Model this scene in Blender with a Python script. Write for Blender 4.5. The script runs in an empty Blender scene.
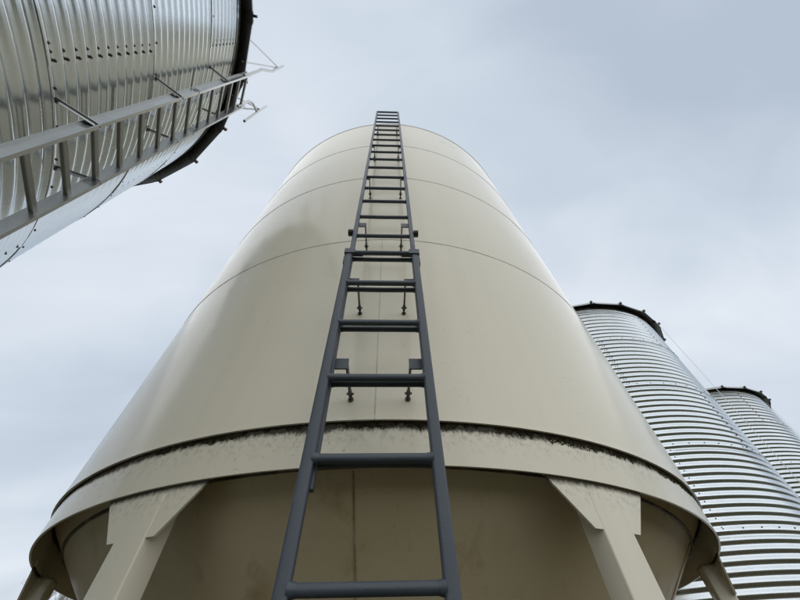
import bpy, math, random
from mathutils import Vector, Matrix
random.seed(7)
PI = math.pi
scn = bpy.context.scene
col = scn.collection

# ------------------------------------------------------------------ camera
CZ = 2.03                                  # camera height above the ground
PITCH, ROLL, YAW, FPX = 0.8885, -0.0308, -0.0521, 335.0
Fv = Vector((0, math.cos(PITCH), math.sin(PITCH)))
Uv = Vector((0, -math.sin(PITCH), math.cos(PITCH)))
Rv = Vector((1, 0, 0))
cr, sr = math.cos(ROLL), math.sin(ROLL)
right = Rv * cr + Uv * sr
up = -Rv * sr + Uv * cr
Mz = Matrix.Rotation(YAW, 3, 'Z')
right, up, fwd = Mz @ right, Mz @ up, Mz @ Fv
cam = bpy.data.cameras.new('camera')
cam.sensor_width = 36.0
cam.lens = FPX / 800 * 36.0
cam.clip_start = 0.02
cam.clip_end = 3000
co = bpy.data.objects.new('camera', cam)
col.objects.link(co)
rot = Matrix((right, up, -fwd)).transposed()
co.matrix_world = Matrix.Translation((0, 0, CZ)) @ rot.to_4x4()
scn.camera = co

# ------------------------------------------------------------------ sky, sun, exposure
SUN_EL, SUN_AZ = math.radians(54), math.radians(180)    # azimuth clockwise from +Y
world = bpy.data.worlds.new('World')
scn.world = world
world.use_nodes = True
nt = world.node_tree
nt.nodes.clear()
W = nt.nodes.new
Lk = nt.links.new
out = W('ShaderNodeOutputWorld')
sky = W('ShaderNodeTexSky')
sky.sky_type = 'NISHITA'
sky.sun_disc = False
sky.sun_elevation = SUN_EL
sky.sun_rotation = SUN_AZ
sky.air_density = 1.4
sky.dust_density = 3.0
bgs = W('ShaderNodeBackground')
bgs.inputs['Strength'].default_value = 0.10
Lk(sky.outputs[0], bgs.inputs['Color'])
tc = W('ShaderNodeTexCoord')
sep = W('ShaderNodeSeparateXYZ')
Lk(tc.outputs['Generated'], sep.inputs[0])
def wm(op, a, b=None):
    n = W('ShaderNodeMath'); n.operation = op
    for i, v in enumerate((a, b)):
        if v is None: continue
        if isinstance(v, (int, float)): n.inputs[i].default_value = v
        else: Lk(v, n.inputs[i])
    return n.outputs[0]
den = wm('ADD', wm('MAXIMUM', sep.outputs['Z'], 0.0), 0.35)
cmb = W('ShaderNodeCombineXYZ')
Lk(wm('DIVIDE', sep.outputs['X'], den), cmb.inputs[0])
Lk(wm('DIVIDE', sep.outputs['Y'], den), cmb.inputs[1])
mpw = W('ShaderNodeMapping')
mpw.inputs['Rotation'].default_value = (0, 0, math.radians(338))
mpw.inputs['Scale'].default_value = (0.8, 1.5, 1.0)
SKYSEED = 44.0
mpw.inputs['Location'].default_value = (3.1 + SKYSEED * 1.37, 1.7 - SKYSEED * 0.71, 0.4 + SKYSEED * 0.9)
Lk(cmb.outputs[0], mpw.inputs[0])
def wnoise(scale, detail, rough, dist):
    n = W('ShaderNodeTexNoise')
    n.inputs['Scale'].default_value = scale
    n.inputs['Detail'].default_value = detail
    n.inputs['Roughness'].default_value = rough
    n.inputs['Distortion'].default_value = dist
    Lk(mpw.outputs[0], n.inputs['Vector'])
    return n.outputs['Fac']
n1 = wnoise(0.85, 3.0, 0.45, 0.4)
n2 = wnoise(3.0, 6.0, 0.52, 0.8)
mixn = wm('ADD', wm('ADD', wm('MULTIPLY', n1, 0.80), wm('MULTIPLY', n2, 0.20)), wm('MULTIPLY', wm('POWER', wm('SUBTRACT', 1.0, wm('MAXIMUM', sep.outputs['Z'], 0.0)), 2.0), 0.10))
rmp = W('ShaderNodeValToRGB')
rmp.color_ramp.elements[0].position = 0.38
rmp.color_ramp.elements[0].color = (0.45, 0.52, 0.61, 1)
rmp.color_ramp.elements[1].position = 0.70
rmp.color_ramp.elements[1].color = (0.79, 0.84, 0.90, 1)
e = rmp.color_ramp.elements.new(0.545)
e.color = (0.61, 0.68, 0.768, 1)
Lk(mixn, rmp.inputs[0])
bgc = W('ShaderNodeBackground')
bgc.inputs['Strength'].default_value = 0.92
Lk(rmp.outputs[0], bgc.inputs['Color'])
mxs = W('ShaderNodeMixShader')
mxs.inputs[0].default_value = 0.92
Lk(bgs.outputs[0], mxs.inputs[1])
Lk(bgc.outputs[0], mxs.inputs[2])
Lk(mxs.outputs[0], out.inputs[0])

sun = bpy.data.lights.new('sun', 'SUN')
sun.energy = 1.15
sun.angle = math.radians(150)
sun.color = (1.0, 0.965, 0.91)
so = bpy.data.objects.new('sun', sun)
col.objects.link(so)
sd = Vector((math.sin(SUN_AZ) * math.cos(SUN_EL), math.cos(SUN_AZ) * math.cos(SUN_EL), math.sin(SUN_EL)))
so.rotation_euler = sd.to_track_quat('Z', 'Y').to_euler()
so.location = sd * 50

vs = scn.view_settings
vs.view_transform = 'Standard'
vs.look = 'None'
vs.exposure = 0.24
vs.gamma = 1.0
vs.use_curve_mapping = False
scn.render.engine = 'CYCLES'
scn.cycles.max_bounces = 8

# ------------------------------------------------------------------ helpers
class MB:
    def __init__(s):
        s.v, s.f, s.mi = [], [], []
    def add(s, vs_, fs, mi=0):
        o = len(s.v)
        s.v += [tuple(p) for p in vs_]
        s.f += [tuple(i + o for i in f) for f in fs]
        s.mi += [mi] * len(fs)
    def box(s, c, ax, ay, az_, hx, hy, hz):
        c, ax, ay, az_ = Vector(c), Vector(ax), Vector(ay), Vector(az_)
        vs_ = [c + ax * (hx * i) + ay * (hy * j) + az_ * (hz * k) for k in (-1, 1) for j in (-1, 1) for i in (-1, 1)]
        s.add(vs_, [(0, 2, 3, 1), (4, 5, 7, 6), (0, 1, 5, 4), (2, 6, 7, 3), (0, 4, 6, 2), (1, 3, 7, 5)])
    def tube(s, pts, r, n=8, r1=None):
        pts = [Vector(p) for p in pts]
        m = len(pts)
        prev = None
        rings = []
        for i, p in enumerate(pts):
            t = (pts[min(i + 1, m - 1)] - pts[max(i - 1, 0)]).normalized()
            a = Vector((0, 0, 1)) if abs(t.z) < 0.9 else Vector((1, 0, 0))
            if prev is not None: a = prev
            x = (a - t * a.dot(t)).normalized()
            y = t.cross(x)
            prev = x
            rr = r if r1 is None else r + (r1 - r) * i / (m - 1)
            rings.append([p + x * (rr * math.cos(2 * PI * k / n)) + y * (rr * math.sin(2 * PI * k / n)) for k in range(n)])
        vs_ = [q for g in rings for q in g]
        fs = []
        for i in range(m - 1):
            for k in range(n):
                k2 = (k + 1) % n
                fs.append((i * n + k, i * n + k2, (i + 1) * n + k2, (i + 1) * n + k))
        fs.append(tuple(range(n - 1, -1, -1)))
        fs.append(tuple((m - 1) * n + k for k in range(n)))
        s.add(vs_, fs)
    def sweep(s, prof, p0, p1, ax, ay):
        p0, p1, ax, ay = Vector(p0), Vector(p1), Vector(ax), Vector(ay)
        n = len(prof)
        vs_ = [p + ax * a + ay * b for p in (p0, p1) for a, b in prof]
        fs = [(k, (k + 1) % n, n + (k + 1) % n, n + k) for k in range(n)]
        fs += [tuple(range(n - 1, -1, -1)), tuple(range(n, 2 * n))]
        s.add(vs_, fs)
    def rev(s, cx, cy, prof, a0, a1, n, closed=False):
        """revolve (r,z) profile about a vertical axis; angle measured from -Y towards +X"""
        m = len(prof)
        full = abs(a1 - a0 - 2 * PI) < 1e-6
        cnt = n if full else n + 1
        vs_ = []
        for i in range(cnt):
            a = a0 + (a1 - a0) * i / n
            for r, z in prof:
                vs_.append((cx + r * math.sin(a), cy - r * math.cos(a), z))
        fs = []
        for i in range(n):
            i2 = (i + 1) % cnt
            for j in range(m if closed else m - 1):
                j2 = (j + 1) % m
                fs.append((i * m + j, i2 * m + j, i2 * m + j2, i * m + j2))
        if closed and not full:
            fs.append(tuple(range(m)))
            fs.append(tuple(n * m + j for j in range(m - 1, -1, -1)))
        s.add(vs_, fs)
    def mesh(s, name, mats, smooth=True, angle=35):
        me = bpy.data.meshes.new(name)
        me.from_pydata(s.v, [], s.f)
        if not isinstance(mats, (list, tuple)): mats = [mats]
        for m in mats: me.materials.append(m)
        if len(mats) > 1: me.polygons.foreach_set('material_index', s.mi)
        me.validate()
        import bmesh
        bm = bmesh.new(); bm.from_mesh(me)
        bmesh.ops.recalc_face_normals(bm, faces=bm.faces)
        if smooth:
            for f in bm.faces: f.smooth = True
            lim = math.radians(angle)
            for ed in bm.edges:
                if len(ed.link_faces) == 2 and ed.calc_face_angle(0) > lim: ed.smooth = False
        bm.to_mesh(me); bm.free()
        return me
    def build(s, name, mats, parent=None, smooth=True, angle=35):
        return link(name, s.mesh(name, mats, smooth, angle), parent)

def link(name, me, parent=None):
    o = bpy.data.objects.new(name, me)
    col.objects.link(o)
    if parent is not None:
        o.parent = parent
        o.matrix_parent_inverse = Matrix.Translation(-parent.location) if parent.parent is None else Matrix.Identity(4)
    return o
def thing(name, loc, label, cat, group=None):
    o = bpy.data.objects.new(name, None)
    col.objects.link(o)
    o.location = loc
    o['label'] = label; o['category'] = cat
    if group: o['group'] = group
    return o
def rrect(hx, hy, b, seg=3):
    pts = []
    for cx, cy, a0 in ((hx - b, hy - b, 0), (-hx + b, hy - b, 90), (-hx + b, -hy + b, 180), (hx - b, -hy + b, 270)):
        for k in range(seg + 1):
            a = math.radians(a0 + 90 * k / seg)
            pts.append((cx + b * math.cos(a), cy + b * math.sin(a)))
    return pts

# ------------------------------------------------------------------ materials
def mat(name, base, rough=0.5, metal=0.0, spec=0.5):
    m = bpy.data.materials.new(name)
    m.use_nodes = True
    b = m.node_tree.nodes['Principled BSDF']
    b.inputs['Base Color'].default_value = (*base, 1)
    b.inputs['Roughness'].default_value = rough
    b.inputs['Metallic'].default_value = metal
    b.inputs['Specular IOR Level'].default_value = spec
    return m, m.node_tree, b
def N(t, kind, **kw):
    n = t.nodes.new(kind)
    for k, v in kw.items():
        if k in n.inputs: n.inputs[k].default_value = v
        else: setattr(n, k, v)
    return n
def noise(t, vec, scale, detail=4, rough=0.55, dist=0.0):
    n = N(t, 'ShaderNodeTexNoise', Scale=scale, Detail=detail, Roughness=rough, Distortion=dist)
    t.links.new(vec, n.inputs['Vector'])
    return n.outputs['Fac']
def mapping(t, scale=(1, 1, 1), loc=(0, 0, 0)):
    g = N(t, 'ShaderNodeNewGeometry')
    mp = N(t, 'ShaderNodeMapping')
    mp.inputs['Scale'].default_value = scale
    mp.inputs['Location'].default_value = loc
    t.links.new(g.outputs['Position'], mp.inputs[0])
    return mp.outputs[0]
def ramp(t, fac, stops):
    r = N(t, 'ShaderNodeValToRGB')
    el = r.color_ramp.elements
    while len(el) < len(stops): el.new(0.5)
    for e_, (p, c) in zip(el, stops):
        e_.position = p
        e_.color = (*c, 1) if len(c) == 3 else c
    t.links.new(fac, r.inputs[0])
    return r.outputs[0]
def mixc(t, fac, a, b, mode='MIX'):
    n = N(t, 'ShaderNodeMix'); n.data_type = 'RGBA'; n.blend_type = mode
    for s_, v in ((0, fac), (6, a), (7, b)):
        if isinstance(v, (int, float)): n.inputs[s_].default_value = v
        elif isinstance(v, tuple): n.inputs[s_].default_value = (*v, 1)
        else: t.links.new(v, n.inputs[s_])
    return n.outputs[2]
def math_(t, op, a, b=None):
    n = N(t, 'ShaderNodeMath', operation=op)
    for i, v in enumerate((a, b)):
        if v is None: continue
        if isinstance(v, (int, float)): n.inputs[i].default_value = v
        else: t.links.new(v, n.inputs[i])
    return n.outputs[0]
def maprange(t, v, a, b, c=0.0, d=1.0):
    n = N(t, 'ShaderNodeMapRange')
    n.inputs[1].default_value, n.inputs[2].default_value = a, b
    n.inputs[3].default_value, n.inputs[4].default_value = c, d
    t.links.new(v, n.inputs[0])
    return n.outputs[0]
def bump(t, bs, h, strength, dist):
    n = N(t, 'ShaderNodeBump', Strength=strength, Distance=dist)
    t.links.new(h, n.inputs['Height'])
    t.links.new(n.outputs[0], bs.inputs['Normal'])

CREAM = (0.66, 0.61, 0.475)
def paint(name, streak=0.0, speck=0.10, rust=0.0, gloss=0.15, stainline=None, smudge=None):
    m, t, b = mat(name, CREAM, gloss, spec=0.24)
    P = mapping(t)
    big = noise(t, P, 0.7, 3)
    c = mixc(t, maprange(t, big, 0.3, 0.7), (0.735, 0.682, 0.538), (0.765, 0.712, 0.565))
    # runs of dirty water down the wall
    st = noise(t, mapping(t, (9, 9, 0.45)), 1.0, 5, 0.6)
    c = mixc(t, maprange(t, st, 0.52, 0.80, 0, 0.02 + streak), c, (0.33, 0.30, 0.235))
    # dark specks of grime
    sp = noise(t, P, 55, 2, 0.5)
    where = maprange(t, noise(t, P, 2.2, 3), 0.42, 0.65)
    spk = math_(t, 'MULTIPLY', maprange(t, sp, 0.66, 0.72), where)
    c = mixc(t, math_(t, 'MULTIPLY', spk, speck * 2.2), c, (0.12, 0.10, 0.07))
    if smudge is not None:
        vd = N(t, 'ShaderNodeVectorMath', operation='DISTANCE')
        t.links.new(P, vd.inputs[0]); vd.inputs[1].default_value = smudge
        near = maprange(t, vd.outputs['Value'], 0.34, 0.10)
        rag = maprange(t, noise(t, mapping(t, (9, 9, 16)), 1.0, 4, 0.65), 0.50, 0.62)
        c = mixc(t, math_(t, 'MULTIPLY', math_(t, 'MULTIPLY', near, rag), 0.6), c, (0.30, 0.29, 0.25))
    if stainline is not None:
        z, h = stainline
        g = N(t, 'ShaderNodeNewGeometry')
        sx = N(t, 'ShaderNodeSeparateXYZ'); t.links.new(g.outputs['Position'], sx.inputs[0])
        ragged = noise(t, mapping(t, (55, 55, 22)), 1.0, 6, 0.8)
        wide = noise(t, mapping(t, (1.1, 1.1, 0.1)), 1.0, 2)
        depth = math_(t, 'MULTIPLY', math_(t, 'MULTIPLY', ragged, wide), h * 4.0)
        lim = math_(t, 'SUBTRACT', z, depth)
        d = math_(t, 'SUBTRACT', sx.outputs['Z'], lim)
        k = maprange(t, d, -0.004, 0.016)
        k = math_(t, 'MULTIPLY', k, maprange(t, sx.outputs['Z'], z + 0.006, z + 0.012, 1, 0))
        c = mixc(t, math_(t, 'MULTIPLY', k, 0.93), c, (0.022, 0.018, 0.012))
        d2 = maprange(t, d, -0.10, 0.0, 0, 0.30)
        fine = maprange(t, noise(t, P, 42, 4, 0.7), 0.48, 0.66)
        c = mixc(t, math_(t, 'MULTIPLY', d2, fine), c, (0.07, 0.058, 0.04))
    if rust > 0:
        # brown tint over the whole surface, uneven by noise
        c = mixc(t, maprange(t, noise(t, P, 1.1, 4), 0.25, 0.75, 0.45, 0.75), c, (0.50, 0.385, 0.19))
        rs = noise(t, mapping(t, (5, 5, 0.35), (2.3, 0.7, 0)), 1.0, 5, 0.65)
        c = mixc(t, maprange(t, rs, 0.56, 0.78, 0, rust), c, (0.26, 0.15, 0.055))
    t.links.new(c, b.inputs['Base Color'])
    rg = maprange(t, noise(t, P, 3, 3), 0.3, 0.7, gloss - 0.03, gloss + 0.05)
    if stainline is not None:
        rg = math_(t, 'ADD', rg, math_(t, 'MULTIPLY', k, 0.75))
        t.links.new(maprange(t, k, 0, 1, 0.24, 0.04), b.inputs['Specular IOR Level'])
    t.links.new(rg, b.inputs['Roughness'])
    bump(t, b, noise(t, P, 1.3, 1), 0.14, 0.02)
    return m
M = {}
M['wall'] = paint('tank_wall_paint', 0.05, smudge=(0.970, 1.507, CZ + 6.148))
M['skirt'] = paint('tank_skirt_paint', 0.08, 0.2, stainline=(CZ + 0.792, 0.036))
M['leg'] = paint('tank_leg_paint', 0.05, 0.08, stainline=(CZ + 0.606, 0.022))
M['cone'] = paint('tank_cone_paint', 0.16, 0.22, rust=0.60, gloss=0.4)

def weldmat(name, c1, c2, lo=0.40, hi=0.62):
    m, t, b = mat(name, c1, 0.5)
    P = mapping(t)
    f = maprange(t, noise(t, P, 9, 5, 0.65), lo, hi)
    t.links.new(mixc(t, f, c1, c2), b.inputs['Base Color'])
    bump(t, b, noise(t, P, 220, 2), 0.5, 0.003)
    return m
M['weld'] = weldmat('weld_bead', (0.46, 0.43, 0.34), (0.26, 0.24, 0.19))
M['faintweld'] = weldmat('painted_weld_bead', (0.60, 0.56, 0.44), (0.44, 0.40, 0.31))
M['rustweld'] = weldmat('rusty_weld_bead', (0.15, 0.11, 0.065), (0.035, 0.026, 0.018), 0.38, 0.55)
M['coneweld'] = weldmat('rust_stained_cone_weld', (0.42, 0.36, 0.25), (0.24, 0.14, 0.055), 0.35, 0.6)

def mossmat():
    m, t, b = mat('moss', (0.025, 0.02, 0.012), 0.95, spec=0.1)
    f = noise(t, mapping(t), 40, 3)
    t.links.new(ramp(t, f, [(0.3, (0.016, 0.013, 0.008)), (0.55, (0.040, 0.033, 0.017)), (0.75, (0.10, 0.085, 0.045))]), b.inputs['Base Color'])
    return m
M['moss'] = mossmat()

def slate():
    m, t, b = mat('slate_ladder_paint', (0.05, 0.06, 0.075), 0.42)
    P = mapping(t)
    f = noise(t, P, 7, 5, 0.6)
    c = ramp(t, f, [(0.3, (0.045, 0.056, 0.070)), (0.6, (0.058, 0.071, 0.087)), (0.8, (0.082, 0.094, 0.107))])
    sc = maprange(t, noise(t, mapping(t, (60, 60, 9)), 1.0, 3, 0.7), 0.66, 0.74, 0, 0.5)
    c = mixc(t, sc, c, (0.17, 0.17, 0.165))
    rs = maprange(t, noise(t, mapping(t, (14, 14, 5)), 1.0, 5, 0.7), 0.60, 0.74, 0, 0.45)
    c = mixc(t, rs, c, (0.105, 0.078, 0.055))
    t.links.new(c, b.inputs['Base Color'])
    t.links.new(maprange(t, f, 0.3, 0.7, 0.34, 0.55), b.inputs['Roughness'])
    bump(t, b, noise(t, P, 160, 2), 0.15, 0.004)
    return m
M['slate'] = slate()
M['black'] = mat('black_rubber', (0.018, 0.018, 0.019), 0.6)[0]
def boltsteel():
    m, t, b = mat('rusted_bolt_steel', (0.07, 0.06, 0.05), 0.6, 0.4)
    f = noise(t, mapping(t), 60, 3)
    t.links.new(ramp(t, f, [(0.35, (0.045, 0.04, 0.036)), (0.7, (0.13, 0.09, 0.06))]), b.inputs['Base Color'])
    return m
M['bolt'] = boltsteel()

def zinc(name, tint=(0.69, 0.73, 0.75), rough=0.17, span=90, dirt=0.10):
    m, t, b = mat(name, tint, rough, 1.0)
    P = mapping(t)
    vor = N(t, 'ShaderNodeTexVoronoi', Scale=span)
    t.links.new(P, vor.inputs['Vector'])
    sx = N(t, 'ShaderNodeSeparateColor'); t.links.new(vor.outputs['Color'], sx.inputs[0])
    sp = sx.outputs[0]
    lo = tuple(v * 0.96 for v in tint); hi = tuple(min(v * 1.04, 0.95) for v in tint)
    c = mixc(t, sp, lo, hi)
    oi = N(t, 'ShaderNodeObjectInfo')
    c = mixc(t, maprange(t, oi.outputs['Random'], 0, 1, 0.0, 0.16), c, (0.42, 0.43, 0.43))
    d = noise(t, mapping(t, (2.5, 2.5, 0.5)), 1.0, 5, 0.6)
    c = mixc(t, maprange(t, d, 0.48, 0.75, 0, dirt), c, (0.30, 0.30, 0.28))
    c = mixc(t, maprange(t, noise(t, P, 5, 4, 0.6), 0.55, 0.80, 0, dirt), c, (0.22, 0.21, 0.19))
    t.links.new(c, b.inputs['Base Color'])
    r_ = math_(t, 'ADD', math_(t, 'ADD', maprange(t, sp, 0, 1, rough - 0.02, rough + 0.02), maprange(t, oi.outputs['Random'], 0, 1, -0.02, 0.05)), maprange(t, d, 0.4, 0.8, 0, 0.12))
    t.links.new(r_, b.inputs['Roughness'])
    bump(t, b, math_(t, 'ADD', noise(t, P, 3.0, 3), math_(t, 'MULTIPLY', sp, 0.0)), 0.05, 0.02)
    return m
M['zinc'] = zinc('galvanized_sheet')
M['zincnew'] = zinc('galvanized_ladder_steel', (0.52, 0.525, 0.515), 0.30, 160, 0.15)
M['zincrung'] = zinc('ground_reflection_rung_steel', (0.27, 0.265, 0.25), 0.34, 160, 0.3)  # darkened so the colour carries the reflection of the dark ground
M['zincroof'] = zinc('shaded_roof_sheet', (0.40, 0.40, 0.40), 0.45, 20, 0.5)  # darker zinc, the shade under the eaves put into its colour
M['interior'] = mat('bin_interior_shade', (0.05, 0.05, 0.05), 0.8)[0]  # near black, interior shade painted as colour

def groundmat():
    m, t, b = mat('gravel_yard', (0.11, 0.10, 0.085), 0.9, spec=0.2)
    P = mapping(t)
    f = noise(t, P, 0.25, 6, 0.6)
    c = ramp(t, f, [(0.35, (0.060, 0.044, 0.021)), (0.55, (0.094, 0.070, 0.034)), (0.75, (0.130, 0.100, 0.052))])
    v = N(t, 'ShaderNodeTexVoronoi', Scale=28); t.links.new(P, v.inputs['Vector'])
    c = mixc(t, 0.4, c, v.outputs['Color'], 'MULTIPLY')
    g = maprange(t, noise(t, P, 0.09, 4), 0.48, 0.58)
    c = mixc(t, g, c, (0.05, 0.062, 0.028))
    t.links.new(c, b.inputs['Base Color'])
    bump(t, b, v.outputs['Distance'], 0.6, 0.03)
    return m
M['ground'] = groundmat()
def concrete():
    m, t, b = mat('concrete_pad', (0.32, 0.31, 0.29), 0.85)
    t.links.new(ramp(t, noise(t, mapping(t), 3, 6, 0.6), [(0.3, (0.24, 0.235, 0.22)), (0.7, (0.36, 0.35, 0.33))]), b.inputs['Base Color'])
    return m
M['concrete'] = concrete()
M['bark'] = mat('tree_bark', (0.42, 0.41, 0.38), 0.9)[0]

# ------------------------------------------------------------------ ground
g = MB()
S = 900
g.add([(-S, -S, 0), (S, -S, 0), (S, S, 0), (-S, S, 0)], [(0, 1, 2, 3)])
go = g.build('ground', M['ground'], smooth=False)
go['kind'] = 'structure'

# ------------------------------------------------------------------ hopper tank
TX, TY, TR = 0.0, 3.811, 2.5
def az(a_deg, r, z):
    a = math.radians(a_deg)
    return Vector((TX + r * math.sin(a), TY - r * math.cos(a), z))
tank = thing('hopper_tank', (TX, TY, 0), 'tall cream painted steel hopper tank on legs with a slate ladder up its front', 'tank')
ZL = CZ + 0.796                                   # ledge where the wall laps over the skirt
zs = [ZL, CZ + 0.9515 * TR, CZ + 1.5245 * TR, CZ + 2.057 * TR, CZ + 2.603 * TR]
seam0 = [-1.3, 57.0, -3.0, 60.0]                 # upright weld of each course
T = 0.008
for k in range(4):
    z0, z1 = zs[k], zs[k + 1]
    for j in range(3):
        a0 = math.radians(seam0[k] + 120 * j + 0.02)
        a1 = math.radians(seam0[k] + 120 * (j + 1) - 0.02)
        ro = TR
        m = MB()
        if k == 0:
            prof = [(ro + 0.004, z0), (ro + 0.003, z0 + 0.010), (ro, z0 + 0.030), (ro, z1 - 0.002), (ro - T, z1 - 0.002), (ro - T, z0)]
        else:
            prof = [(ro, z0 + 0.002), (ro, z1 - 0.002), (ro - T, z1 - 0.002), (ro - T, z0 + 0.002)]
        m.rev(TX, TY, prof, a0, a1, 64, closed=True)
        m.build('wall_plate', M['wall'], tank, angle=25)
    # ring weld above this course
    if k < 3:
        m = MB()
        n = 6
        prof = [(ro - 0.003 + 0.0058 * math.cos(2 * PI * i / n), z1 + 0.006 * math.sin(2 * PI * i / n)) for i in range(n)]
        m.rev(TX, TY, prof, 0, 2 * PI, 220, closed=True)
        m.build('ring_weld', M['weld'], tank)
    for j in range(3):
        a = seam0[k] + 120 * j
        m = MB()
        m.tube([az(a, ro - 0.002, z0 + 0.01 + (z1 - z0 - 0.02) * i / 14) for i in range(15)], 0.0036, 6)
        m.build('upright_weld', M['faintweld'], tank)
# top: rolled rim and shallow roof
m = MB()
zt = zs[4]
m.rev(TX, TY, [(TR - 0.05, zt - 0.004), (TR + 0.004, zt - 0.002), (TR + 0.006, zt + 0.006), (TR - 0.004, zt + 0.012), (TR - 0.05, zt + 0.012)], 0, 2 * PI, 220, closed=True)
m.build('top_rim', M['wall'], tank)
m = MB()
m.rev(TX, TY, [(TR - 0.03, zt + 0.010), (1.6, zt + 0.26), (0.7, zt + 0.5), (0.3, zt + 0.6), (0.3, zt + 0.72), (0.0, zt + 0.74)], 0, 2 * PI, 96)
m.build('roof', M['wall'], tank)
# skirt
ZSK = CZ + 0.2447 * TR
RS = 2.486
m = MB()
m.rev(TX, TY, [(RS, ZSK), (RS, ZL - 0.001), (RS - 0.010, ZL - 0.001), (RS - 0.010, ZSK)], 0, 2 * PI, 240, closed=True)
m.build('skirt', M['skirt'], tank, angle=25)
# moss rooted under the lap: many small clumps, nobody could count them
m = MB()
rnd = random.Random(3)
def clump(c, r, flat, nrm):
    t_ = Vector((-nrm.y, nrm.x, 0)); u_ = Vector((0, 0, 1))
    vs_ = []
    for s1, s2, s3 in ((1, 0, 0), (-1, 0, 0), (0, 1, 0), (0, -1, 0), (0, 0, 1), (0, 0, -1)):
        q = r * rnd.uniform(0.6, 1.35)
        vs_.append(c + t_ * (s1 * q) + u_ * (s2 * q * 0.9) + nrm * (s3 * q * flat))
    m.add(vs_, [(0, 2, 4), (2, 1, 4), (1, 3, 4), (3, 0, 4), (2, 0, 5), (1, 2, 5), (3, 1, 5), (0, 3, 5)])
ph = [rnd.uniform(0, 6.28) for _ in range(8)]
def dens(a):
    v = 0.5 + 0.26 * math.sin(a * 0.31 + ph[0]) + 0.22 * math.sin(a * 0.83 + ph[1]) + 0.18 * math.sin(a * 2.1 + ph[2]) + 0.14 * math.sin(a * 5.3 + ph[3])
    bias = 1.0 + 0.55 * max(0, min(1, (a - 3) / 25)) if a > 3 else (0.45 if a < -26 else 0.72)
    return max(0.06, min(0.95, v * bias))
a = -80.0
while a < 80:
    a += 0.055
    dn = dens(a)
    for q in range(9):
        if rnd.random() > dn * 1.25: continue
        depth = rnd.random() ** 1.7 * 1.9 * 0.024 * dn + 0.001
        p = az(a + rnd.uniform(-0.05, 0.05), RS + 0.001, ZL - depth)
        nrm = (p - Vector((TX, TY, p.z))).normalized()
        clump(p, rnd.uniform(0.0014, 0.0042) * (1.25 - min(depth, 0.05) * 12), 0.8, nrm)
mo = m.build('moss', M['moss'], tank, smooth=False)
mo['kind'] = 'stuff'
# hopper cone
KC = 1.0
RC0, ZC0 = RS - 0.012, ZL - 0.006
def cone_z(r): return ZC0 - (RC0 - r) * KC
RW = 2.355
m = MB()
RB = 0.26
m.rev(TX, TY, [(RC0, ZC0), (RW + 0.004, cone_z(RW + 0.004))], 0, 2 * PI, 160)
m.build('upper_cone_ring', M['cone'], tank)
m = MB()
m.rev(TX, TY, [(RW - 0.004, cone_z(RW - 0.004)), (1.6, cone_z(1.6)), (0.9, cone_z(0.9)), (RB, cone_z(RB))], 0, 2 * PI, 160)
cone = m.build('hopper_cone', M['cone'], tank)
m = MB()
m.rev(TX, TY, [(RW + 0.010 * math.cos(2 * PI * i / 6), cone_z(RW) - 0.002 + 0.010 * math.sin(2 * PI * i / 6)) for i in range(6)], 0, 2 * PI, 200, closed=True)
m.build('cone_ring_weld', M['rustweld'], tank)
for a in (-3.6, 56.4, 116.4, 176.4, 236.4, 296.4):
    m = MB()
    m.tube([az(a, r_, cone_z(r_) - 0.001) for r_ in (2.34, 1.9, 1.4, 0.9, 0.3)], 0.0045, 6)
    m.build('weld', M['coneweld'], cone)
m = MB()
m.rev(TX, TY, [(RB + 0.06, cone_z(RB) + 0.01), (RB + 0.06, cone_z(RB) - 0.015), (RB, cone_z(RB) - 0.015), (RB, cone_z(RB) - 0.16), (0.0, cone_z(RB) - 0.16)], 0, 2 * PI, 40)
m.build('outlet', M['leg'], tank)
# eight legs with gusset plates
LEG_OFF = -0.8
RG = RS - 0.012
for i in range(8):
    ac = LEG_OFF + 22.5 + 45 * i
    a_ = math.radians(ac)
    rad = Vector((math.sin(a_), -math.cos(a_), 0)); tan = Vector((math.cos(a_), math.sin(a_), 0))
    base = Vector((TX, TY, 0))
    # leg: a square tube whose outer face sits on the gusset's outer face
    m = MB()
    hw, hd = 0.080, 0.050
    outer = RG + 0.0012
    c = base + rad * (outer - hd)
    m.sweep(rrect(hw, hd, 0.007), c + Vector((0, 0, 0.03)), c + Vector((0, 0, CZ + 0.60)), tan, rad)
    leg = m.build('leg', M['leg'], tank, angle=50)
    # gusset: curved trapezoid plate
    m = MB()
    zt_, zb_ = CZ + 0.640, CZ + 0.432
    vs_ = []
    n = 12
    for j in range(n + 1):
        s = -1 + 2 * j / n
        for rr in (RG, RG - 0.010):
            a_top = math.radians(ac + s * 6.9)
            vs_.append((TX + rr * math.sin(a_top), TY - rr * math.cos(a_top), zt_))
            zz = zb_
            a_bot = math.radians(ac + s * 2.75)
            vs_.append((TX + rr * math.sin(a_bot), TY - rr * math.cos(a_bot), zz))
    fs = []
    for j in range(n):
        o, p = 4 * j, 4 * j + 4
        fs += [(o, p, p + 1, o + 1), (o + 2, o + 3, p + 3, p + 2), (o + 1, p + 1, p + 3, o + 3), (o, o + 2, p + 2, p)]
    fs += [(0, 1, 3, 2), (4 * n, 4 * n + 2, 4 * n + 3, 4 * n + 1)]
    m.add(vs_, fs)
    m.build('gusset_plate', M['leg'], leg, angle=40)
    m = MB()
    m.box(c + Vector((0, 0, 0.015)), tan, rad, Vector((0, 0, 1)), 0.15, 0.13, 0.015)
    m.build('foot_plate', M['leg'], leg, smooth=False)

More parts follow.
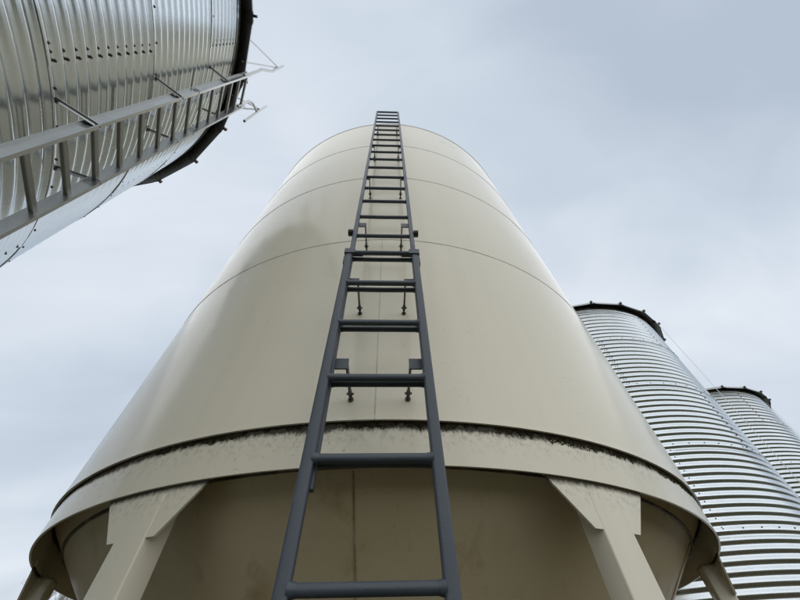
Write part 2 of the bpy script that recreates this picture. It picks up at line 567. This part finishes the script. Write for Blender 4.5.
# ------------------------------------------------------------------ extension ladder on the tank
lad = thing('ladder', (-0.04, 1.0, 0), 'slate grey two section steel ladder fixed up the front of the cream tank', 'ladder')
def fpos(x, z): return Vector((ft(x, z), 1.005 + 0.015 * z, CZ + z))
def rpos(x, z): return Vector((x - 0.003 * (z - 2.0), 1.038 + 0.023 * z, CZ + z))
X_, Y_ = Vector((1, 0, 0)), Vector((0, 1, 0))
fx = (-0.242, 0.156)
def ft(x, z): return -0.043 + (x + 0.043) * (1.0 - 0.020 * max(-0.5, min(z, 1.75)))
for x in fx:
    m = MB()
    m.sweep(rrect(0.019, 0.015, 0.008), fpos(x, -CZ + 0.005), fpos(x, 1.735), X_, Y_)
    r_ = m.build('front_rail', M['slate'], lad, angle=40)
k = 0
for i in range(-6, 6):
    z = 0.181 + 0.305 * i
    m = MB()
    p0, p1 = fpos(fx[0] + 0.015, z), fpos(fx[1] - 0.015, z)
    L_ = (p1 - p0).length
    pts = [p0.lerp(p1, s) for s in (0, 0.03, 0.06, 0.5, 0.94, 0.97, 1)]
    m.tube(pts, 0.0145, 12)
    for s0, s1 in ((0, 0.055), (1, 0.945)):
        m.tube([p0.lerp(p1, s0), p0.lerp(p1, s1)], 0.0195, 12, r1=0.0148)
    m.build('front_rung', M['slate'], lad)
xc = -0.0425
rx = (xc - 0.190, xc + 0.190)
ZT = 6.93
for x in rx:
    m = MB()
    m.sweep(rrect(0.0145, 0.014, 0.006), rpos(x, 0.41), rpos(x, ZT), X_, Y_)
    m.build('rear_rail', M['slate'], lad, angle=40)
for i in range(22):
    z = 0.489 + 0.305 * i
    m = MB()
    p0, p1 = rpos(rx[0] + 0.010, z), rpos(rx[1] - 0.010, z)
    sag = Vector((0, 0, rnd.uniform(-0.004, 0.001)))
    m.tube([p0, p0.lerp(p1, 0.5) + sag, p1], 0.0135, 12)
    for s0, s1 in ((0, 0.05), (1, 0.95)):
        m.tube([p0.lerp(p1, s0), p0.lerp(p1, s1)], 0.0165, 12, r1=0.0138)
    m.build('rear_rung', M['slate'], lad)
m = MB()
m.tube([rpos(rx[0] - 0.012, ZT + 0.004), rpos(rx[0] + 0.02, ZT + 0.014), rpos(rx[1] - 0.02, ZT + 0.014), rpos(rx[1] + 0.012, ZT + 0.004)], 0.012, 10)
m.build('top_bar', M['slate'], lad)
def wall_y(x): return TY - math.sqrt(TR * TR - x * x)
def bracket(z, big):
    for s, x in zip((1, -1), rx):
        p = rpos(x, z)
        m = MB()
        w = 0.026 if big else 0.016
        m.box(p + Vector((s * (0.0145 + w), 0.010, 0.0)), X_, Y_, Vector((0, 0, 1)), w, 0.004, 0.026)
        pb = p + Vector((s * (0.0145 + 2 * w - 0.006), 0.0, 0))
        wy = wall_y(pb.x)
        m.box(Vector((pb.x, (pb.y + 0.010 + wy - 0.05) / 2, pb.z)), X_, Y_, Vector((0, 0, 1)), 0.004, (wy - 0.05 - pb.y - 0.010) / 2, 0.017)
        br = m.build('bracket', M['slate'], lad, smooth=False)
        m = MB()
        q = Vector((pb.x, wy, pb.z))
        m.tube([q + Vector((0, -0.095, 0.0)), q + Vector((0, 0.004, 0))], 0.0055, 8)
        m.tube([q + Vector((0, -0.062, 0)), q + Vector((0, -0.050, 0))], 0.0095, 6)
        m.tube([q + Vector((0, -0.040, 0)), q + Vector((0, -0.030, 0))], 0.0095, 6)
        m.box(q + Vector((0, -0.045, 0)), X_, Y_, Vector((0, 0, 1)), 0.016, 0.003, 0.004)
        m.tube([q + Vector((0, -0.006, 0)), q + Vector((0, 0.003, 0))], 0.013, 10)
        m.build('bolt', M['bolt'], br)
for z, big in ((0.90, True), (1.49, True), (2.20, True), (3.22, False), (4.42, False), (5.7, False)):
    bracket(z, big)
# guide clamps where the two sections meet, with the travel stops and rollers
for s, x, xr in ((1, fx[0], rx[0]), (-1, fx[1], rx[1])):
    p = fpos(x, 1.70)
    m = MB()
    m.box(p + Vector((-s * 0.022, 0.035, 0.0)), X_, Y_, Vector((0, 0, 1)), 0.003, 0.055, 0.022)
    m.box(p + Vector((s * 0.006, -0.0185, 0.0)), X_, Y_, Vector((0, 0, 1)), 0.030, 0.003, 0.022)
    m.box(p + Vector((s * 0.050, 0.012, 0.012)), X_, Y_, Vector((0, 0, 1)), 0.030, 0.004, 0.022)
    m.build('guide_clamp', M['slate'], lad, smooth=False)
    p = fpos(x, 1.63)
    m = MB()
    m.box(p + Vector((-s * 0.023, 0.03, 0.0)), X_, Y_, Vector((0, 0, 1)), 0.0035, 0.032, 0.030)
    m.build('stop_plate', M['slate'], lad, smooth=False)
    p = rpos(xr, 2.055)
    m = MB()
    m.tube([p + Vector((-s * 0.016, 0.0, 0)), p + Vector((-s * 0.020, 0, 0)), p + Vector((-s * 0.040, 0, 0)), p + Vector((-s * 0.046, 0, 0))], 0.024, 16)
    m.build('roller', M['black'], lad)
    # rubber foot of the lower section
    m = MB()
    m.sweep(rrect(0.026, 0.022, 0.006), Vector((x, fpos(x, -CZ).y, 0.0)), fpos(x, -CZ + 0.07), X_, Y_)
    m.build('foot', M['black'], lad)

# ------------------------------------------------------------------ corrugated grain bins
PITCHC = 0.1016
AMP = 0.0104
RINGH = PITCHC * 11
def prof_r(z): return AMP * math.cos(2 * PI * z / PITCHC)
def sheet_mesh(name, r, dth, h, nth, per=10, phase=0.0):
    """sheet from angle 0..dth, z 0..h; laps outwards at its foot and at its far end"""
    m = MB()
    nz = max(2, int(round(h / PITCHC * per)))
    vs_, fs = [], []
    lap = math.radians(1.1)
    for i in range(nth + 1):
        s = i / nth
        a = s * (dth + lap)
        off = 0.0042 * max(0.0, (s - 0.80) / 0.20)
        for j in range(nz + 1):
            z = -0.012 + (h + 0.012) * j / nz
            lipf = 0.0055 * max(0.0, 1 - (z + 0.012) / 0.09)
            rr = r + prof_r(z + phase) + off + lipf
            vs_.append((rr * math.sin(a), -rr * math.cos(a), z))
    for i in range(nth):
        for j in range(nz):
            o = i * (nz + 1) + j
            fs.append((o, o + nz + 1, o + nz + 2, o + 1))
    m.add(vs_, fs)
    # edge returns so that the sheet has a visible thickness at foot and end
    o = len(m.v)
    n2 = nz + 1
    foot = [Vector(vs_[i * n2]) for i in range(nth + 1)]
    m.add([p for q in foot for p in (q, Vector((q.x * (1 - 0.012 / r), q.y * (1 - 0.012 / r), q.z)))],
          [(2 * i, 2 * i + 1, 2 * i + 3, 2 * i + 2) for i in range(nth)])
    end = [Vector(vs_[nth * n2 + j]) for j in range(n2)]
    m.add([p for q in end for p in (q, Vector((q.x * (1 - 0.006 / r), q.y * (1 - 0.006 / r), q.z)))],
          [(2 * j, 2 * j + 2, 2 * j + 3, 2 * j + 1) for j in range(nz)])
    return m.mesh(name, M['zinc'], angle=60)

def bolt_geo(m, p, nrm, r):
    t_ = Vector((-nrm.y, nrm.x, 0)).normalized(); u_ = Vector((0, 0, 1))
    def ring(d, rr, n): return [p + nrm * d + t_ * (rr * math.cos(2 * PI * k / n)) + u_ * (rr * math.sin(2 * PI * k / n)) for k in range(n)]
    n = 6
    vs_ = ring(-0.004, r * 1.25, n) + ring(0.004, r * 1.2, n) + ring(0.0045, r * 0.85, n) + ring(0.011, r * 0.7, n)
    fs = []
    for q in range(3):
        for k in range(n):
            fs.append((q * n + k, q * n + (k + 1) % n, (q + 1) * n + (k + 1) % n, (q + 1) * n + k))
    fs.append(tuple(3 * n + k for k in range(n)))
    m.add(vs_, fs)

def grain_bin(cx, cy, r, zeave, h0, nsheet, th0, label, roofpan=22, over=0.16, boltr=0.0075, bolt_from=-180, bolt_to=180, roofslope=0.55):
    root = thing('grain_bin', (cx, cy, 0), label, 'grain bin', 'corrugated grain bins')
    dth = 2 * PI / nsheet
    nth = 144 // nsheet
    full = sheet_mesh('wall_sheet', r, dth, RINGH, nth)
    top = sheet_mesh('wall_sheet', r, dth, h0, nth)
    rings = [(zeave - h0, top, h0)]
    z = zeave - h0
    while z - RINGH > -0.06:
        z -= RINGH
        rings.append((z, full, RINGH))
    low = z
    if low > 0.08:
        rest = sheet_mesh('wall_sheet', r, dth, low - 0.02, nth, phase=RINGH - low + 0.02)
        rings.append((0.02, rest, low - 0.02))
    bm_ = MB()
    for k, (z, me, h) in enumerate(rings):
        a0 = math.radians(th0) + (dth / 2 if k % 2 else 0)
        for j in range(nsheet):
            a = a0 + j * dth
            o = link('wall_sheet', me, root)
            o.matrix_parent_inverse = Matrix.Identity(4)
            o.location = (0, 0, z)
            o.rotation_euler = (0, 0, a)
            # two staggered columns of bolts down the upright lap
            zz = PITCHC / 2
            q = 0
            while zz < h - 0.02:
                for da, dz in ((-0.026, -0.012), (0.024, 0.013)):
                    aa = a + da / r + 0.006
                    zc = zz + dz
                    rr = r + prof_r(zc) + 0.003
                    nrm = Vector((math.sin(aa), -math.cos(aa), 0))
                    bolt_geo(bm_, Vector((cx, cy, z + zc)) + nrm * rr, nrm, boltr)
                zz += PITCHC
        # sparse bolts along the ring lap
        nb = int(round(2 * PI * r / 0.24))
        if k < len(rings) - 1:
            for b_ in range(nb):
                aa = 2 * PI * b_ / nb + 0.07 * k
                nrm = Vector((math.sin(aa), -math.cos(aa), 0))
                bolt_geo(bm_, Vector((cx, cy, z + 0.018)) + nrm * (r + prof_r(0.018) + 0.004), nrm, boltr)
    bo = bm_.build('bolts', M['bolt'], root, smooth=False)
    bo['kind'] = 'stuff'
    # dark shell, coloured for the unlit bin inside behind the eave gap
    m = MB()
    m.rev(cx, cy, [(r - 0.03, 0.05), (r - 0.03, zeave - 0.01)], 0, 2 * PI, 72)
    m.build('interior_shade_shell', M['interior'], root)
    # eave angle ring
    m = MB()
    m.rev(cx, cy, [(r + 0.010, zeave - 0.015), (r + 0.016, zeave + 0.004), (r - 0.03, zeave + 0.006)], 0, 2 * PI, 96)
    m.build('eave_ring', M['zincroof'], root)
    # roof of ribbed wedge panels; each panel's eave edge is straight
    da = 2 * PI / roofpan
    rt = 0.45
    ze = zeave + 0.035
    ro = r + over
    def roofz(rr): return ze + (ro - rr) * roofslope
    m = MB()
    vs_ = []
    ex = [(-0.5, 0.0), (-0.47, 0.022), (-0.43, 0.022), (-0.40, 0.0), (0.40, 0.0), (0.43, 0.022), (0.47, 0.022), (0.5, 0.0)]
    rows = [(ro + 0.004, -0.045), (ro, 0.0), (r, None), (r * 0.6, None), (rt, None)]
    for rr, dz in rows:
        half = math.tan(da / 2) * rr * math.cos(da / 2)
        for e_, hgt in ex:
            sc_ = 0.4 + 0.6 * rr / ro
            x = 2 * half * e_
            z = roofz(min(rr, ro)) + hgt * sc_ + (dz or 0) * (1.0 if dz else 0)
            vs_.append((x, -rr * math.cos(da / 2), z))
    nE = len(ex)
    fs = [(i * nE + j, i * nE + j + 1, (i + 1) * nE + j + 1, (i + 1) * nE + j) for i in range(len(rows) - 1) for j in range(nE - 1)]
    m.add(vs_, fs)
    # rib end closing tab standing proud of the edge
    y_ = -(ro + 0.02) * math.cos(da / 2)
    x_ = math.tan(da / 2) * ro * math.cos(da / 2) * 0.93
    i0 = len(m.mi)
    m.box((x_, y_, ze - 0.006), (1, 0, 0), (0, 1, 0), (0, 0, 1), 0.014, 0.024, 0.024)
    for q in range(i0, len(m.mi)): m.mi[q] = 1
    me = m.mesh('roof_panel', [M['zincroof'], M['bolt']], smooth=False)
    for j in range(roofpan):
        o = link('roof_panel', me, root)
        o.matrix_parent_inverse = Matrix.Identity(4)
        o.rotation_euler = (0, 0, j * da + 0.05)
    m = MB()
    zc = roofz(rt)
    m.rev(cx, cy, [(rt + 0.05, zc + 0.0), (rt + 0.05, zc + 0.12), (0.0, zc + 0.26)], 0, 2 * PI, 32)
    m.build('roof_cap', M['zincroof'], root)
    m = MB()
    m.rev(cx, cy, [(r + 0.25, 0.0), (r + 0.25, 0.06), (0.0, 0.06)], 0, 2 * PI, 72)
    m.build('footing', M['concrete'], root, angle=30)
    return root

BLX, BLY, BLR, BLZ = -4.703, -0.938, 2.953, CZ + 5.459
grain_bin(BLX, BLY, BLR, BLZ, 0.826, 6, 112.0, 'galvanized corrugated grain bin at upper left with a steel ladder on its wall', roofpan=26, boltr=0.009)
B1 = (4.78, 7.05, 2.24, CZ + 5.69)
grain_bin(*B1, 0.957, 5, 24.0, 'galvanized corrugated grain bin just right of the cream tank, the nearer of two', roofpan=22)
B2 = (9.83, 10.12, 2.24, CZ + 5.69)
grain_bin(*B2, 0.957, 5, 6.0, 'galvanized corrugated grain bin farthest right, partly hidden behind the nearer one', roofpan=22)

# ------------------------------------------------------------------ ladder on the left bin
bl = thing('bin_ladder', (-2.0, 0.7, 0), 'galvanized ladder with narrow rungs standing off the upper left bin wall', 'ladder')
def bearing(a_deg, D, z):
    a = math.radians(a_deg)
    return Vector((D * math.sin(a), D * math.cos(a), CZ + z))
PU = bearing(-74.3, 2.0, 0); PL = bearing(-66.9, 2.29, 0)
PU.z = PL.z = 0
across = (PL - PU).normalized()
outw = Vector((-across.y, across.x, 0))
if outw.dot(Vector((BLX, BLY, 0)) - PU) > 0: outw = -outw
Zv = Vector((0, 0, 1))
def railrun(p, zb, zt, s):
    # folded channel: a wide web facing the climber's side and two short flanges
    m = MB()
    m.box(p + Zv * ((zb + zt) / 2), across, outw, Zv, 0.0025, 0.034, (zt - zb) / 2)
    for d in (-1, 1):
        m.box(p + Zv * ((zb + zt) / 2) + outw * (d * 0.0365) + across * (-s * 0.010), across, outw, Zv, 0.0125, 0.0025, (zt - zb) / 2)
    return m
zl0 = [0.25, CZ + 0.55, CZ + 2.45, CZ + 3.98, CZ + 5.50]
for s, p in ((1, PU), (-1, PL)):
    for i in range(4):
        pp = p + outw * (0.003 * (i % 2))
        m = railrun(pp, zl0[i] - (0.10 if i else 0), zl0[i + 1], s)
        m.build('rail', M['zincnew'], bl, smooth=False)
z = 1.908 - 0.27 * 14
while z < 5.45:
    m = MB()
    c0, c1 = PU + Zv * (CZ + z) + across * 0.003, PL + Zv * (CZ + z) - across * 0.003
    m.sweep(rrect(0.013, 0.020, 0.004, 1), c0, c1, outw, Zv)
    if CZ + z > 0.3: m.build('rung', M['zincrung'], bl, smooth=False)
    z += 0.27
def binwall(p, extra=0.0):
    d = Vector((p.x - BLX, p.y - BLY, 0))
    return Vector((BLX, BLY, 0)) + d.normalized() * (BLR + extra)
for zz in (0.30, 1.40, 2.42, 3.54, 4.66):
    for s, p in ((1, PU), (-1, PL)):
        q = binwall(p - across * (0.06 * s), 0.004)
        m = MB()
        a0 = Vector((q.x, q.y, CZ + zz)); a1 = p + Zv * (CZ + zz + 0.01) + across * (-s * 0.006) + outw * 0.03
        d = (a1 - a0).normalized()
        side = d.cross(Zv).normalized()
        m.sweep([(-0.016, -0.002), (0.016, -0.002), (0.016, 0.002), (-0.016, 0.002)], a0, a1, Zv, side)
        m.sweep([(-0.002, -0.012), (0.002, -0.012), (0.002, 0.012), (-0.002, 0.012)], a0 + Zv * 0.016, a1 + Zv * 0.016, Zv, side)
        b_ = m.build('standoff_bracket', M['zincnew'], bl, smooth=False)
        m = MB()
        nrm = Vector((q.x - BLX, q.y - BLY, 0)).normalized()
        bolt_geo(m, a0 + nrm * 0.008, nrm, 0.016)
        m.build('bolt', M['bolt'], b_, smooth=False)
        m = MB()
        bolt_geo(m, a1 + across * (-s * 0.004), -across * s, 0.012)
        m.build('bolt', M['bolt'], b_, smooth=False)
# grab rails carried on past the eave, and their stays down to the roof
m = MB()
m.tube([PU + Zv * (CZ + 5.30), PU + Zv * (CZ + 5.95), bearing(-74.6, 2.0, 6.05), bearing(-72.6, 2.0, 6.55), bearing(-72.9, 2.0, 6.70), bearing(-73.2, 2.0, 7.25)], 0.020, 10)
gr = m.build('grab_rail', M['zincnew'], bl)
for q in ((-88.0, 0.10), (-79.0, 0.08)):
    m = MB()
    d_ = bearing(q[0], 2.05, 0); d_.z = 0
    w = binwall(d_, q[1])
    m.tube([Vector((w.x, w.y, CZ + 5.52)), bearing(-73.1, 2.0, 6.95)], 0.011, 8)
    m.build('stay', M['zincnew'], gr)
m = MB()
e0, e1 = bearing(-62.4, 2.35, 5.35), bearing(-62.7, 2.35, 6.45)
m.tube([PL + Zv * (CZ + 5.30), PL + Zv * (CZ + 5.75), bearing(-65.8, 2.29, 5.85), bearing(-62.6, 2.35, 5.95)], 0.019, 10)
gr = m.build('grab_rail', M['zincnew'], bl)
m = MB()
m.tube([e0, e1], 0.019, 10)
m.build('upright', M['zincnew'], gr)
for q in ((-70.0, 0.08), (-60.5, 0.09)):
    m = MB()
    d_ = bearing(q[0], 2.35, 0); d_.z = 0
    w = binwall(d_, q[1])
    m.tube([Vector((w.x, w.y, CZ + 5.50)), bearing(-62.65, 2.35, 6.15)], 0.011, 8)
    m.build('stay', M['zincnew'], gr)

# ------------------------------------------------------------------ cables hanging from the eaves of the two bins at right
def cable(bearing_deg, B, label):
    cx, cy, r, ze = B
    a = math.radians(bearing_deg)
    d = Vector((math.sin(a), math.cos(a), 0))
    t = Vector((cx, cy, 0)).dot(d)
    p = d * t
    off = (p - Vector((cx, cy, 0)))
    o = thing('hanging_cable', (p.x, p.y, 0), label, 'cable')
    m = MB()
    hook = Vector((cx, cy, 0)) + off.normalized() * (r + 0.12)
    m.tube([Vector((hook.x, hook.y, ze + 0.03)), Vector((p.x, p.y, ze + 0.06)), Vector((p.x, p.y, ze - 0.05))] +
           [Vector((p.x + 0.01 * math.sin(i), p.y, ze - 0.05 - (ze - 0.05) * i / 8)) for i in range(1, 9)], 0.004, 6)
    m.build('wire', M['zincnew'], o)
    m = MB()
    m.box((hook.x, hook.y, ze + 0.03), off.normalized(), Vector((-off.y, off.x, 0)).normalized(), Zv, 0.03, 0.02, 0.02)
    m.build('hook', M['bolt'], o, smooth=False)
cable(50.4, B1, 'thin grey cable hanging from the eave of the nearer right bin')
cable(53.45, B2, 'thin grey cable hanging from the eave of the farthest right bin')

# ------------------------------------------------------------------ bare tree glimpsed beneath the tank
tx, ty = 30 * math.sin(math.radians(-36.0)), 30 * math.cos(math.radians(-36.0))
tree = thing('bare_tree', (tx, ty, 0), 'pale leafless tree glimpsed under the cream tank between its left legs', 'tree')
rt_ = random.Random(11)
trunk, crown = MB(), MB()
trunk.tube([(tx, ty, 0), (tx + 0.05, ty, 1.2), (tx - 0.05, ty, 2.6)], 0.16, 8, r1=0.11)
def grow(p, d, L, r, lv):
    q = p + d * L
    mid = p.lerp(q, 0.5) + Vector((rt_.uniform(-1, 1), rt_.uniform(-1, 1), rt_.uniform(-1, 1))) * L * 0.07
    crown.tube([p, mid, q], r, 5 if lv < 3 else 3, r1=r * 0.6)
    if lv >= 6: return
    for k in range(3 if lv < 5 else 2):
        nd = (d + Vector((rt_.uniform(-1, 1), rt_.uniform(-1, 1), rt_.uniform(-0.2, 1.2))) * 0.42).normalized()
        grow(p.lerp(q, rt_.uniform(0.55, 1.0)), nd, L * rt_.uniform(0.50, 0.74), r * 0.58, lv + 1)
for k in range(4):
    a = k * 1.6 + 0.4
    grow(Vector((tx - 0.05, ty, 2.5)), Vector((math.cos(a) * 0.16, math.sin(a) * 0.16, 1)).normalized(), 2.2, 0.085, 1)
trunk.build('trunk', M['bark'], tree)
crown.build('crown', M['bark'], tree)
